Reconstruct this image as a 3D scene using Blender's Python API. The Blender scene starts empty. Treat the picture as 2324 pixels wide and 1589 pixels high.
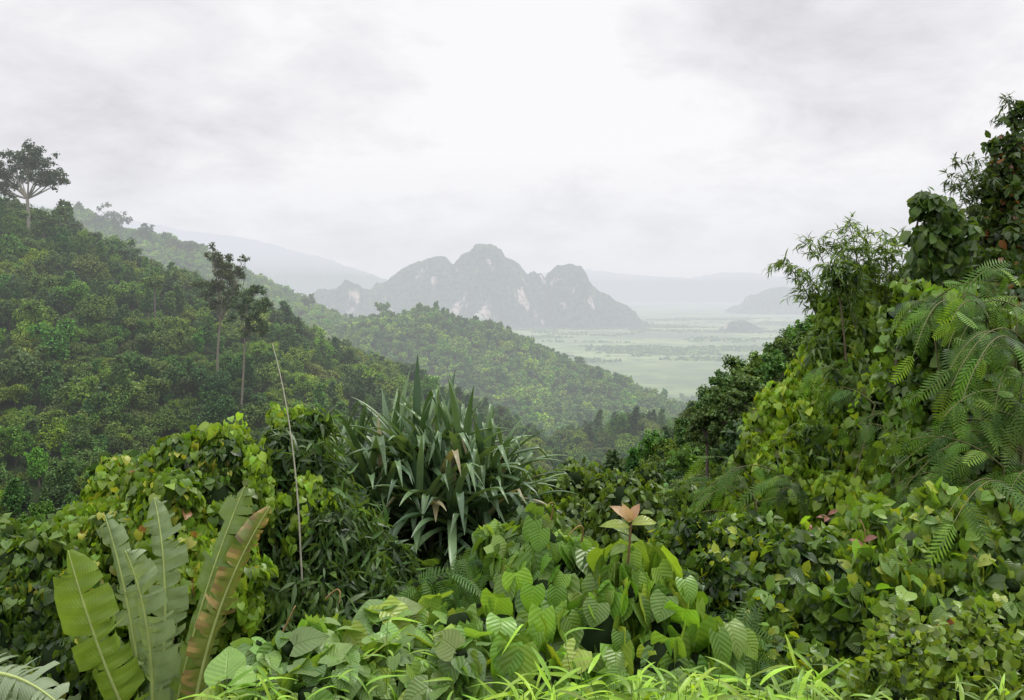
import bpy, math, numpy as np
from mathutils import Vector
rng=np.random.default_rng(11)
scene=bpy.context.scene
K=5.534e-4
# horizontal / vertical image pixels and estimated distance in metres -> world position
def S(a,b,d): return np.array([(a-1162)*K*d, d, (660-b)*K*d])
def nrmz(v): return v/np.maximum(np.linalg.norm(v,axis=-1,keepdims=True),1e-9)
C=lambda *a: np.array(a,float)

# ---------------------------------------------------------------- noise
def _h(ix,iy,seed):
    n=(ix.astype(np.int64)*374761393+iy.astype(np.int64)*668265263+seed*982451653)&0x7fffffff
    n=((n^(n>>13))*1274126177)&0x7fffffff
    return ((n^(n>>16))&0xffff)/65535.0
def vn(x,y,seed=0):
    x=np.asarray(x,float);y=np.asarray(y,float)
    ix=np.floor(x);iy=np.floor(y);fx=x-ix;fy=y-iy
    fx=fx*fx*(3-2*fx);fy=fy*fy*(3-2*fy)
    a=_h(ix,iy,seed);b=_h(ix+1,iy,seed);c=_h(ix,iy+1,seed);d=_h(ix+1,iy+1,seed)
    return (a*(1-fx)+b*fx)*(1-fy)+(c*(1-fx)+d*fx)*fy
def fbm(x,y,seed=0,o=4):
    s=0;a=.5
    for i in range(o):
        s=s+a*(vn(x,y,seed+i*7)-.5); x=x*2.03+5.1;y=y*2.03+1.7;a*=.55
    return s*2
_d=nrmz(rng.normal(size=(9,3)));_p=rng.random(9)*6.28
def lump(p,f):
    return np.sin(p@_d.T*f+_p).sum(-1)/4.2

# ---------------------------------------------------------------- mesh accumulator
class Acc:
    def __init__(s): s.V=[];s.Q=[];s.C=[];s.U=[];s.M=[];s.n=0
    def add(s,V,Q,col,U=None,mi=0):
        V=np.asarray(V,float).reshape(-1,3)
        col=np.broadcast_to(np.asarray(col,float),V.shape) if np.ndim(col)==1 else col
        if U is None: U=np.zeros((len(V),3))
        s.V.append(V);s.Q.append(Q+s.n);s.C.append(col);s.U.append(U);s.M.append(np.full(len(Q),mi,np.int32));s.n+=len(V)
    def obj(s,name,mats,parent=None,smooth=True,link=True):
        V=np.concatenate(s.V);Q=np.concatenate(s.Q);Cc=np.concatenate(s.C);U=np.concatenate(s.U);M=np.concatenate(s.M)
        if parent is not None: V=V-np.array(parent.location)
        me=bpy.data.meshes.new(name)
        me.vertices.add(len(V));me.vertices.foreach_set('co',V.astype('f4').ravel())
        me.loops.add(Q.size);me.loops.foreach_set('vertex_index',Q.astype('i4').ravel())
        me.polygons.add(len(Q));me.polygons.foreach_set('loop_start',(np.arange(len(Q))*Q.shape[1]).astype('i4'))
        me.update(calc_edges=True)
        a=me.attributes.new('tint','FLOAT_COLOR','POINT')
        a.data.foreach_set('color',np.c_[np.clip(Cc,0,1),np.ones(len(V))].astype('f4').ravel())
        a=me.attributes.new('luv','FLOAT_VECTOR','POINT');a.data.foreach_set('vector',U.astype('f4').ravel())
        for m in mats: me.materials.append(m)
        me.polygons.foreach_set('material_index',M)
        if smooth: me.polygons.foreach_set('use_smooth',np.ones(len(Q),bool))
        me.validate()
        o=bpy.data.objects.new(name,me)
        if link: scene.collection.objects.link(o)
        if parent is not None: o.parent=parent
        return o
def tag(o,label,cat,group=None,kind=None):
    if label:o['label']=label
    if cat:o['category']=cat
    if group:o['group']=group
    if kind:o['kind']=kind
    return o
def root(name,loc,label,cat,group=None):
    e=bpy.data.objects.new(name,None);e.empty_display_size=.3;e.location=Vector(loc)
    scene.collection.objects.link(e);return tag(e,label,cat,group)

# ---------------------------------------------------------------- leaf templates
PROF={'heart':([0,.1,.25,.45,.65,.82,.93,1],[.34,.46,.5,.46,.33,.18,.08,.005]),
      'oval':([0,.15,.35,.55,.75,.9,1],[.03,.2,.33,.33,.23,.10,.005]),
      'ellip':([0,.15,.35,.6,.8,.92,1],[.02,.13,.23,.25,.17,.07,.004]),
      'lance':([0,.15,.4,.7,1],[.02,.085,.12,.08,.004]),
      'clump':([0,.5,1],[.16,.5,.08]),
      'blade':([0,.2,.5,.8,1],[.02,.05,.06,.035,.002])}
def leaf_tpl(kind,rows,cols,fold=.2,droop=.3,wave=0.0):
    s=np.linspace(0,1,rows+1);w=np.interp(s,*PROF[kind])
    cc=np.linspace(-1,1,cols+1)
    T=[];U=[]
    for i,si in enumerate(s):
        for c in cc:
            y=si
            if kind=='heart' and si<.2: y=si-(.14*(1-si/.2))*abs(c)**1.2+0
            z=fold*abs(c)*w[i]+wave*math.sin(si*17+c*2)*abs(c)
            T.append((c*w[i],y,z,-droop*si*si));U.append((c,si,0))
    T=np.array(T);U=np.array(U)
    n=cols+1
    Q=np.array([(i*n+j,i*n+j+1,(i+1)*n+j+1,(i+1)*n+j) for i in range(rows) for j in range(cols)])
    return T,Q,U
def place(acc,tpl,pos,axis,nrm,scale,col,mi=0,width=None):
    T,Q,U=tpl;N=len(pos)
    if N==0:return
    y=nrmz(axis);n=nrm-(nrm*y).sum(1,keepdims=True)*y;n=nrmz(n+1e-6);x=np.cross(y,n)
    dr=rng.uniform(.1,1.8,(N,1,1));fo=rng.uniform(.5,1.5,(N,1,1))
    wd=rng.uniform(.85,1.15,(N,1,1))
    tz=T[None,:,2:3]*fo+T[None,:,3:4]*dr
    P=pos[:,None]+scale[:,None,None]*(T[None,:,0:1]*wd*x[:,None]+T[None,:,1:2]*y[:,None]+tz*n[:,None])
    m=len(T)
    Qs=(Q[None]+(np.arange(N)*m)[:,None,None]).reshape(-1,Q.shape[1])
    Uu=np.broadcast_to(U[None],(N,m,3)).copy();Uu[:,:,2]=rng.random((N,1))
    acc.add(P.reshape(-1,3),Qs,np.repeat(col,m,0),Uu.reshape(-1,3),mi)
def tube(acc,pts,rad,col,mi=0,sides=6):
    pts=np.asarray(pts,float);n=len(pts);rad=np.broadcast_to(rad,(n,))
    t=nrmz(np.gradient(pts,axis=0));ref=C(1,.1,0.05) if abs(t[0][2])>.7 else C(0,0,1)
    a=nrmz(np.cross(t,ref));b=np.cross(t,a)
    an=np.linspace(0,2*np.pi,sides,endpoint=False)
    V=pts[:,None]+rad[:,None,None]*(np.cos(an)[None,:,None]*a[:,None]+np.sin(an)[None,:,None]*b[:,None])
    Q=[(i*sides+j,i*sides+(j+1)%sides,(i+1)*sides+(j+1)%sides,(i+1)*sides+j) for i in range(n-1) for j in range(sides)]
    acc.add(V.reshape(-1,3),np.array(Q),col,None,mi)
def bez(a,b,c,n=8):
    t=np.linspace(0,1,n)[:,None];return (1-t)**2*a+2*t*(1-t)*b+t*t*c
def curvy(a,b,sag=.15,n=7):
    a=np.asarray(a,float);b=np.asarray(b,float);L=np.linalg.norm(b-a)
    return bez(a,(a+b)/2+rng.normal(size=3)*L*sag,b,n)

def shell(blobs,n,depth=.35,cull=True,inner=.78,lf=2.2,lamp=.16):
    blobs=np.asarray(blobs,float);r=blobs[:,3:]
    area=(r[:,0]*r[:,1]+r[:,0]*r[:,2]+r[:,1]*r[:,2]);pr=area/area.sum()
    P=[];N_=[];D=[];tot=0
    for it in range(12):
        m=n*2;i=rng.choice(len(blobs),m,p=pr);u=nrmz(rng.normal(size=(m,3)))
        c=blobs[i,:3];rr=blobs[i,3:]
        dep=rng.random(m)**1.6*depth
        rm=rr.mean(1)
        lm=lump(u*2.0+c/rm[:,None],lf)
        rad=1+lamp*lm-dep
        p=c+u*rr*rad[:,None];nn=nrmz(u/rr)
        ok=np.ones(m,bool)
        for j in range(len(blobs)):
            q=np.linalg.norm((p-blobs[j,:3])/blobs[j,3:],axis=1)
            ok&=(q>inner)|(i==j)
        if cull: ok&=(nn*nrmz(p)).sum(1)<.35
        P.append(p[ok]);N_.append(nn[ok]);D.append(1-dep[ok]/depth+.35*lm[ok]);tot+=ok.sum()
        if tot>=n:break
    return np.concatenate(P)[:n],np.concatenate(N_)[:n],np.concatenate(D)[:n]
def core(acc,blobs,scale,col,mi):  # dark blobs filling the foliage, their colour standing in for interior shade
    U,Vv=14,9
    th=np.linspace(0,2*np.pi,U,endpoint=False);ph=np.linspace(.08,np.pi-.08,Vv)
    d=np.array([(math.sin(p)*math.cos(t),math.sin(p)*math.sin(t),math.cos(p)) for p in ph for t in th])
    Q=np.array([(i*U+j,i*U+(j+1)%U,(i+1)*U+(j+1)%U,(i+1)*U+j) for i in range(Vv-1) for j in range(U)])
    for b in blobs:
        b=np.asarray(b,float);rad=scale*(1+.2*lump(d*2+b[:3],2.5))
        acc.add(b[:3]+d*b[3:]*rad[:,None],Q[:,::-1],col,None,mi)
GAIN=C(1.46,1.62,1.45)
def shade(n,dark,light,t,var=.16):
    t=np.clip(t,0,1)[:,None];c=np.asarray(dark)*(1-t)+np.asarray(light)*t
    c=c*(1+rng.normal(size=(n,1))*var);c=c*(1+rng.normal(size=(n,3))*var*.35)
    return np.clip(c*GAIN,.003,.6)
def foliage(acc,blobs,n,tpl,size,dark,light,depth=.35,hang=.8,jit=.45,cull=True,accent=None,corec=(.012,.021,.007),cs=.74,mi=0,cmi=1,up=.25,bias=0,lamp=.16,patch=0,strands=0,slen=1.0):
    p,nn,D=shell(blobs,n,depth,cull,lamp=lamp);m=len(p)
    if strands:
        k=rng.choice(m,strands);PP=[];NN=[]
        for q in k:
            L=slen*rng.uniform(.3,1);c=int(L/(size*.45))+2;s=np.linspace(0,1,c)[:,None]
            PP.append(p[q]+nn[q]*.1+s*C(0,0,-L)+rng.normal(size=(c,3))*size*.25+nn[q]*C(1,1,0)*np.sin(s*2)*.15);NN.append(np.repeat(nn[q][None]*C(1,1,.3),c,0))
        PP=np.concatenate(PP);p=np.r_[p,PP];nn=np.r_[nn,nrmz(np.concatenate(NN))];D=np.r_[D,np.full(len(PP),1.1)];m=len(p)
    nj=nrmz(nn+C(0,0,up)+rng.normal(size=(m,3))*jit)
    ax=C(0,0,-1)[None]*hang+nn*.45*C(1,1,.3)+rng.normal(size=(m,3))*jit*.9
    sz=size*np.clip(np.exp(rng.normal(size=m)*.3),.45,1.4)
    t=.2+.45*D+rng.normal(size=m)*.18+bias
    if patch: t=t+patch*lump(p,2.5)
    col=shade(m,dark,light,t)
    if accent is not None:
        for ac,prob in accent:
            k=(rng.random(m)<prob)&(D>.4);col[k]=np.array(ac)*rng.uniform(.7,1.2,(k.sum(),1))
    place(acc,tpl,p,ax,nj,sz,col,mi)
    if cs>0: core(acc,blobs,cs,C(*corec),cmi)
    return p
def B(a,b,d,r,sy=1.0,sz=1.0):
    c=S(a,b,d);R=r*K*d;return [*c,R,R*sy,R*sz]
def sat(blobs,k,f0=.25,f1=.5,out=.9,main=.88):
    o=[]
    for b in blobs:
        b=np.array(b,float);o.append([*(b[:3]),*(b[3:]*main)])
        for _ in range(k):
            u=nrmz(rng.normal(size=3)*C(1,.8,1)+C(0,-.4,.15));r=b[3:]*rng.uniform(f0,f1);o.append([*(b[:3]+u*b[3:]*out),*r])
    return o

# ---------------------------------------------------------------- materials
def newmat(name):
    m=bpy.data.materials.new(name);m.use_nodes=True;nt=m.node_tree;nt.nodes.clear();return m,nt,nt.nodes,nt.links
def mth(nt,op,a,b=None,c=None,clamp=False):
    n=nt.nodes.new('ShaderNodeMath');n.operation=op;n.use_clamp=clamp
    for i,v in enumerate((a,b,c)):
        if v is None: continue
        if isinstance(v,(int,float)): n.inputs[i].default_value=v
        else: nt.links.new(v,n.inputs[i])
    return n.outputs[0]
def mixc(nt,fac,a,b,mode='MIX'):
    n=nt.nodes.new('ShaderNodeMix');n.data_type='RGBA';n.blend_type=mode
    for i,v in ((0,fac),(6,a),(7,b)):
        if isinstance(v,(int,float)): n.inputs[i].default_value=v
        elif isinstance(v,tuple): n.inputs[i].default_value=v if len(v)==4 else (*v,1)
        else: nt.links.new(v,n.inputs[i])
    return n.outputs[2]
def noise(nt,scale,detail=3,vec=None,rough=.55):
    n=nt.nodes.new('ShaderNodeTexNoise');n.inputs['Scale'].default_value=scale;n.inputs['Detail'].default_value=detail;n.inputs['Roughness'].default_value=rough
    if vec is not None: nt.links.new(vec,n.inputs['Vector'])
    return n.outputs[0]
HAZE_GLOW=(.775,.80,.85)
def finish(m,nt,shader,haze):
    # haze painted onto surfaces as glow: thickens with distance and towards distant cloud base
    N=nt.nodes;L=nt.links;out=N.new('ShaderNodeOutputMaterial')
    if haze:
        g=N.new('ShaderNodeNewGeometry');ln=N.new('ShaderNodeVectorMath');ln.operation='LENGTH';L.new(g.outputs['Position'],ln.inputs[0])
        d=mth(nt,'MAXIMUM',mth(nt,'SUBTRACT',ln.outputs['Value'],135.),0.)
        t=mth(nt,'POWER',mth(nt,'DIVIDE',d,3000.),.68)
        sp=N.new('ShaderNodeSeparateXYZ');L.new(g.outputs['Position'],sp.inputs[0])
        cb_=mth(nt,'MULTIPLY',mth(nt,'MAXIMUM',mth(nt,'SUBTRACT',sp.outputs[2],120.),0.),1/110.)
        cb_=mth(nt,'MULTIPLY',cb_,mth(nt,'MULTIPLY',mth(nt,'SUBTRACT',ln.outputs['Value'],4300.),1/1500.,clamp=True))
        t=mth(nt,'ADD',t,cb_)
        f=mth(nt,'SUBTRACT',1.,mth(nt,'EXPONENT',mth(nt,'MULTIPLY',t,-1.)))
        e=N.new('ShaderNodeEmission');e.inputs[0].default_value=(*HAZE_GLOW,1);e.inputs[1].default_value=1
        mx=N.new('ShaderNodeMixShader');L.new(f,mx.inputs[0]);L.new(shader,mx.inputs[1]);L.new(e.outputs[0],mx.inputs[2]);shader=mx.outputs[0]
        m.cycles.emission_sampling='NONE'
    L.new(shader,out.inputs[0]);return m
def leaf_mat(name,rough=.42,trans=.28,veins=0,instvar=0,spec=.4,nscale=30,namp=.25,haze=False,vs=.35):
    m,nt,N,L=newmat(name)
    at=N.new('ShaderNodeAttribute');at.attribute_name='tint';col=at.outputs['Color']
    geo=N.new('ShaderNodeNewGeometry')
    nz=noise(nt,nscale,2,geo.outputs['Position'])
    f=mth(nt,'MULTIPLY_ADD',nz,namp*2,1-namp)
    hsv=N.new('ShaderNodeHueSaturation');L.new(col,hsv.inputs['Color']);L.new(f,hsv.inputs['Value'])
    if instvar:
        oi=N.new('ShaderNodeObjectInfo')
        # stands: broad patches of lusher / darker canopy across the slope
        st=mth(nt,'MULTIPLY_ADD',noise(nt,.035,3,geo.outputs['Position']),2.6,-.8,clamp=True)
        L.new(mth(nt,'ADD',mth(nt,'MULTIPLY_ADD',oi.outputs['Random'],.04,.499),mth(nt,'MULTIPLY',st,-.032)),hsv.inputs['Hue'])
        w=N.new('ShaderNodeTexWhiteNoise');w.noise_dimensions='1D';L.new(oi.outputs['Random'],w.inputs['W'])
        vv=mth(nt,'MULTIPLY',f,mth(nt,'MULTIPLY_ADD',w.outputs['Value'],instvar*2,1-instvar))
        L.new(mth(nt,'MULTIPLY',vv,mth(nt,'MULTIPLY_ADD',st,.75,.68)),hsv.inputs['Value'])
        L.new(mth(nt,'MULTIPLY_ADD',w.outputs['Value'],.25,.85),hsv.inputs['Saturation'])
    col=hsv.outputs[0]
    bump=None
    if veins:
        uv=N.new('ShaderNodeAttribute');uv.attribute_name='luv'
        sp=N.new('ShaderNodeSeparateXYZ');L.new(uv.outputs['Vector'],sp.inputs[0])
        au=mth(nt,'ABSOLUTE',sp.outputs[0])
        a=mth(nt,'SUBTRACT',sp.outputs[1],mth(nt,'MULTIPLY',au,.28))
        fr=mth(nt,'ABSOLUTE',mth(nt,'SUBTRACT',mth(nt,'FRACT',mth(nt,'MULTIPLY',a,float(veins))),.5))
        line=mth(nt,'MULTIPLY',mth(nt,'SUBTRACT',fr,.42),9.,clamp=True)
        mid=mth(nt,'MULTIPLY',mth(nt,'SUBTRACT',.06,au),25.,clamp=True)
        vv=mth(nt,'MAXIMUM',mth(nt,'MULTIPLY',line,.6),mid)
        lighter=mixc(nt,1.0,col,(1.6,1.4,1.7),'MULTIPLY')
        col=mixc(nt,mth(nt,'MULTIPLY',vv,.7),col,lighter)
        b=N.new('ShaderNodeBump');b.inputs['Strength'].default_value=vs;b.inputs['Distance'].default_value=.005
        L.new(mth(nt,'SUBTRACT',mth(nt,'MULTIPLY',fr,-1.),mid),b.inputs['Height']);bump=b.outputs[0]
    p=N.new('ShaderNodeBsdfPrincipled');L.new(col,p.inputs['Base Color']);p.inputs['Roughness'].default_value=rough
    p.inputs['Specular IOR Level'].default_value=spec
    if bump: L.new(bump,p.inputs['Normal'])
    sh=p.outputs[0]
    if trans>0:
        tr=N.new('ShaderNodeBsdfTranslucent');L.new(mixc(nt,1.0,col,(1.9,1.75,.6),'MULTIPLY'),tr.inputs['Color'])
        mx=N.new('ShaderNodeMixShader');mx.inputs[0].default_value=trans
        L.new(p.outputs[0],mx.inputs[1]);L.new(tr.outputs[0],mx.inputs[2]);sh=mx.outputs[0]
    return finish(m,nt,sh,haze)
M_leaf=leaf_mat('leaf_foliage',.36,.35,0,spec=.42)
M_frond=leaf_mat('frond_foliage',.5,.3,0,spec=.25)
M_big=leaf_mat('broad_leaf',.34,.32,8,nscale=18,namp=.25,spec=.5,vs=.7)
M_ban=leaf_mat('banana_leaf',.36,.3,30,nscale=7,namp=.25,spec=.5,vs=.5)
M_pan=leaf_mat('pandanus_leaf',.34,.15,0,spec=.5)
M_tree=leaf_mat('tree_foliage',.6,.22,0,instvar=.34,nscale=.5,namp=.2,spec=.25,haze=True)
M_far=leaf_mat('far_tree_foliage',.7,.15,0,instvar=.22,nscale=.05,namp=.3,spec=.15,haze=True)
M_core=leaf_mat('dark_foliage_core',.9,0,0,spec=.05,nscale=6,namp=.5,haze=True)
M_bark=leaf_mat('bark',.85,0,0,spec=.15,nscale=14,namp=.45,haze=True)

def terr_mat(name,c1,c2,c3,scale):
    m,nt,N,L=newmat(name);g=N.new('ShaderNodeNewGeometry')
    a=noise(nt,scale,6,g.outputs['Position']);b=noise(nt,scale*7,5,g.outputs['Position'])
    col=mixc(nt,mth(nt,'MULTIPLY_ADD',a,3.,-1.,clamp=True),c1,c2);col=mixc(nt,mth(nt,'MULTIPLY_ADD',b,3.,-1.2,clamp=True),col,c3)
    p=N.new('ShaderNodeBsdfPrincipled');L.new(col,p.inputs['Base Color']);p.inputs['Roughness'].default_value=.9;p.inputs['Specular IOR Level'].default_value=.1
    bp=N.new('ShaderNodeBump');bp.inputs['Distance'].default_value=1;L.new(b,bp.inputs['Height']);L.new(bp.outputs[0],p.inputs['Normal'])
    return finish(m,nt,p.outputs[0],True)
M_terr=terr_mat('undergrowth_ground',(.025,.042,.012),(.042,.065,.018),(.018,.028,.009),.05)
def plain_mat():
    m,nt,N,L=newmat('valley_fields');g=N.new('ShaderNodeNewGeometry')
    mp=N.new('ShaderNodeMapping');L.new(g.outputs['Position'],mp.inputs['Vector']);mp.inputs['Scale'].default_value=(1,.6,1)
    v=N.new('ShaderNodeTexVoronoi');v.inputs['Scale'].default_value=.006;L.new(mp.outputs[0],v.inputs['Vector'])
    sp=N.new('ShaderNodeSeparateColor');L.new(v.outputs['Color'],sp.inputs[0])
    a=noise(nt,.0020,7,g.outputs['Position'],.65);b=noise(nt,.02,6,g.outputs['Position'],.75)
    col=mixc(nt,sp.outputs[0],(.11,.165,.05),(.21,.27,.09))
    col=mixc(nt,mth(nt,'MULTIPLY_ADD',a,7.,-3.3,clamp=True),col,(.06,.095,.04))
    col=mixc(nt,mth(nt,'MULTIPLY_ADD',b,5.,-2.3,clamp=True),col,(.06,.10,.035))
    p=N.new('ShaderNodeBsdfPrincipled');L.new(col,p.inputs['Base Color']);p.inputs['Roughness'].default_value=.95
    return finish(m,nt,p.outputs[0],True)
def karst_mat():
    m,nt,N,L=newmat('limestone_and_forest');g=N.new('ShaderNodeNewGeometry')
    s=N.new('ShaderNodeSeparateXYZ');L.new(g.outputs['Normal'],s.inputs[0])
    mp=N.new('ShaderNodeMapping');L.new(g.outputs['Position'],mp.inputs['Vector']);mp.inputs['Scale'].default_value=(1,1,.35)
    a=noise(nt,.014,4,mp.outputs[0]);b=noise(nt,.06,7,g.outputs['Position'],.75)
    st=mth(nt,'MULTIPLY_ADD',s.outputs[2],-4.,1.6)
    cl=mth(nt,'ADD',st,mth(nt,'MULTIPLY_ADD',a,16.,-9.4),clamp=True)
    cl=mth(nt,'MULTIPLY',cl,mth(nt,'MULTIPLY_ADD',b,6.,-2.2,clamp=True))
    green=mixc(nt,mth(nt,'MULTIPLY_ADD',b,5.,-2.,clamp=True),(.008,.022,.008),(.09,.16,.045))
    col=mixc(nt,cl,green,(.72,.59,.50))
    p=N.new('ShaderNodeBsdfPrincipled');L.new(col,p.inputs['Base Color']);p.inputs['Roughness'].default_value=.95;p.inputs['Specular IOR Level'].default_value=.1
    bp=N.new('ShaderNodeBump');bp.inputs['Distance'].default_value=16;L.new(b,bp.inputs['Height']);L.new(bp.outputs[0],p.inputs['Normal'])
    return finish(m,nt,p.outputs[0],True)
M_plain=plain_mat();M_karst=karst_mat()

# ---------------------------------------------------------------- terrain
def R(*l): return np.array([[*S(a,b,d)[:2],S(a,b,d)[2]-h] for a,b,d,h in l])
rA=np.vstack([[-230,250,34],R((0,450,210,6),(130,520,200,10),(300,620,185,12),(450,715,170,13),(620,800,155,15),(820,910,140,18),(1000,1010,125,20),(1180,1100,110,18)),[20,98,-52]])
rC1=np.vstack([[-800,1000,135],R((100,460,950,9),(200,480,900,9),(340,520,850,9),(470,590,800,10),(620,665,750,10),(700,680,720,10),(820,720,700,12))])
rC2=R((835,712,690,9),(880,688,650,8),(920,692,640,10),(965,678,620,6),(1020,703,605,10),(1080,730,590,13),(1160,765,570,14),(1280,797,550,17),(1400,832,520,17),(1540,885,490,19))
rC3=R((700,700,620,14),(760,760,560,14),(850,800,520,14),(960,830,480,16))
rC4=R((1080,750,575,16),(1150,850,470,14),(1220,920,390,14),(1300,980,330,12))
rC5=R((880,760,560,16),(930,850,440,12),(1010,920,360,12),(1080,990,300,10))
rC6=R((1330,830,520,18),(1400,900,420,12),(1470,930,360,12),(1560,950,320,12))
rD=np.vstack([[170,160,34],R((2324,450,130,8),(2000,600,120,9),(1880,720,112,12),(1820,800,105,13),(1770,900,98,13),(1740,990,90,13)),[34,74,-36]])
rE=R((1300,970,255,16),(1370,915,250,13),(1450,885,240,13),(1540,900,225,14),(1700,880,215,16))
def ridge(x,y,pts,slope,rnd):
    best=np.full(np.shape(x),-1e9)
    for a,b in zip(pts[:-1],pts[1:]):
        d=b[:2]-a[:2];L2=d@d
        t=np.clip(((x-a[0])*d[0]+(y-a[1])*d[1])/L2,0,1)
        dx=x-a[0]-t*d[0];dy=y-a[1]-t*d[1];ds=np.sqrt(dx*dx+dy*dy+rnd*rnd)-rnd
        best=np.maximum(best,a[2]+t*(b[2]-a[2])-slope*ds)
    return best
def H(x,y):
    x=np.asarray(x,float);y=np.asarray(y,float)
    near=-1.7-.42*np.maximum(y,0)+np.where(y<45,np.clip(x-5,0,12)*.25,0)
    fl=np.where(y<360,-74.0,-74-.27*(y-360));z=np.maximum(near,fl)
    z=np.maximum(z,ridge(x,y,rA,.48,6));z=np.maximum(z,ridge(x,y,rC1,.48,20));z=np.maximum(z,ridge(x,y,rC2,.46,12));z=np.maximum(z,ridge(x,y,rC3,.36,12))
    for q in (rC4,rC5,rC6): z=np.maximum(z,ridge(x,y,q,.34,12))
    z=np.maximum(z,ridge(x,y,rD,.85,6));z=np.maximum(z,ridge(x,y,rE,.35,8))
    amp=np.clip(y/60,0,1)*2.2+np.clip((y-200)/400,0,1)*4
    z=z+amp*fbm(x/26,y/26,3,3)+np.clip((y-200)/400,0,1)*11*(fbm(x/62,y/62,9,3)-.18)
    return np.maximum(z,-156)
def grid(xs,ys,zf,name,mat):
    X,Y=np.meshgrid(xs,ys);Z=zf(X,Y);n=len(xs);m=len(ys)
    i,j=np.meshgrid(np.arange(n-1),np.arange(m-1));i=i.ravel();j=j.ravel()
    Q=np.c_[j*n+i,j*n+i+1,(j+1)*n+i+1,(j+1)*n+i]
    a=Acc();a.add(np.c_[X.ravel(),Y.ravel(),Z.ravel()],Q,C(.05,.07,.03));return a.obj(name,[mat])
u=np.linspace(-1,1,181);xs=1100*np.sign(u)*np.abs(u)**2.2
ys=-12+1500*np.linspace(0,1,240)**2.2
tag(grid(xs,ys,H,'hillside_terrain',M_terr),'rolling jungle hillside dropping from the lookout into a valley','hillside',kind='structure')
tag(grid(np.linspace(-30000,30000,61),np.linspace(-2000,45000,61),lambda X,Y:X*0-150.,'ground',M_plain),'flat green valley plain with patchwork of plantations','plain',kind='structure')

# karst and far ranges ---------------------------------------------------
def massif(name,prof,D,base,W,res,label,cat,seed,nz=1.0,yoff=0,mat=None):
    pr=np.array(prof,float);px=(pr[:,0]-1162)*K*D;pz=(660-pr[:,1])*K*D
    xs=np.arange(px[0]-res,px[-1]+res,res);ys=np.arange(-W,W,res*1.0)+D
    sc_=max(1.0,(px[-1]-px[0])/1400)
    def f(X,Y):
        t=(Y-D)/W
        wx=X+nz*(90*fbm(Y/170/sc_+3,X*0+seed,seed,3))*np.clip(np.abs(t)*2.5,0,1)
        h=np.interp(wx,px,pz)-base
        wloc=.55+.45*np.clip(h/np.max(pz-base),0,1)+nz*.3*fbm(X/130/sc_,Y*0+2,seed+3,3)
        tt=np.clip(np.abs(t)/np.maximum(wloc,.3),0,1.0)
        prf=1-tt**2.6
        z=base+h*prf
        rid=1-np.abs(fbm(X/150/sc_,Y/150/sc_,seed+5,4))*2.2
        z=z+nz*prf*np.clip(h/60,0,1)*(rid-.6)*46*np.clip(tt*2.2,0,1)
        z=z+nz*(fbm(X/22,Y/22,seed+8,3)*11)*np.clip(h/30,0,1)
        return np.where(h<=0,base-5,z)
    return tag(grid(xs,ys,f,name,mat or M_karst),label,cat,kind='structure')
main=[(826,745),(845,690),(850,662),(868,648),(890,636),(902,622),(925,606),(945,598),(975,588),(1000,582),(1016,586),(1026,599),(1040,606),(1045,590),(1058,576),(1078,573),(1090,560),(1104,556),(1124,560),(1138,568),(1147,584),(1165,592),(1182,604),(1192,618),(1204,629),(1212,620),(1228,621),(1238,636),(1246,654),(1249,626),(1260,611),(1275,604),(1300,603),(1320,608),(1332,624),(1338,642),(1350,655),(1362,664),(1382,672),(1400,684),(1418,692),(1432,703),(1442,716),(1458,728),(1466,745)]
massif('karst_mountain',main,3400,-150,330,5,'forested limestone karst massif with domed peaks and pale cliffs','mountain',2)
massif('karst_mountain',[(690,720),(708,668),(722,656),(745,657),(762,655),(772,645),(784,637),(796,642),(806,655),(822,655),(838,662),(850,672),(862,700),(870,745)],3150,-150,140,5,'small limestone outcrop with a bare pinkish cliff','mountain',12)
massif('karst_mountain',[(1660,710),(1690,690),(1706,684),(1716,672),(1735,660),(1760,654),(1790,653),(1815,658),(1838,662),(1870,676),(1930,712)],5200,-152,300,8,'distant hazy limestone hill rising from the plain','mountain',22)
massif('low_hill',[(1636,752),(1646,738),(1658,730),(1672,726),(1690,728),(1706,736),(1722,744),(1730,752)],2900,-152,90,5,'low wooded mound on the valley plain','hill',32,nz=.6)
massif('far_range',[(-600,380),(-200,430),(100,470),(300,500),(430,528),(520,536),(600,552),(680,575),(740,590),(800,612),(860,632),(920,656),(1000,700)],7200,-152,1400,40,'misty mountain ridge fading into cloud','mountain range',42,nz=1.6)
massif('far_range',[(700,690),(1000,650),(1130,632),(1300,612),(1420,622),(1560,636),(1650,618),(1760,634),(1900,600),(2100,590),(2400,560),(2900,600)],12500,-152,2500,80,'faint mountain range almost lost in mist','mountain range',52,nz=1.6)

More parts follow.
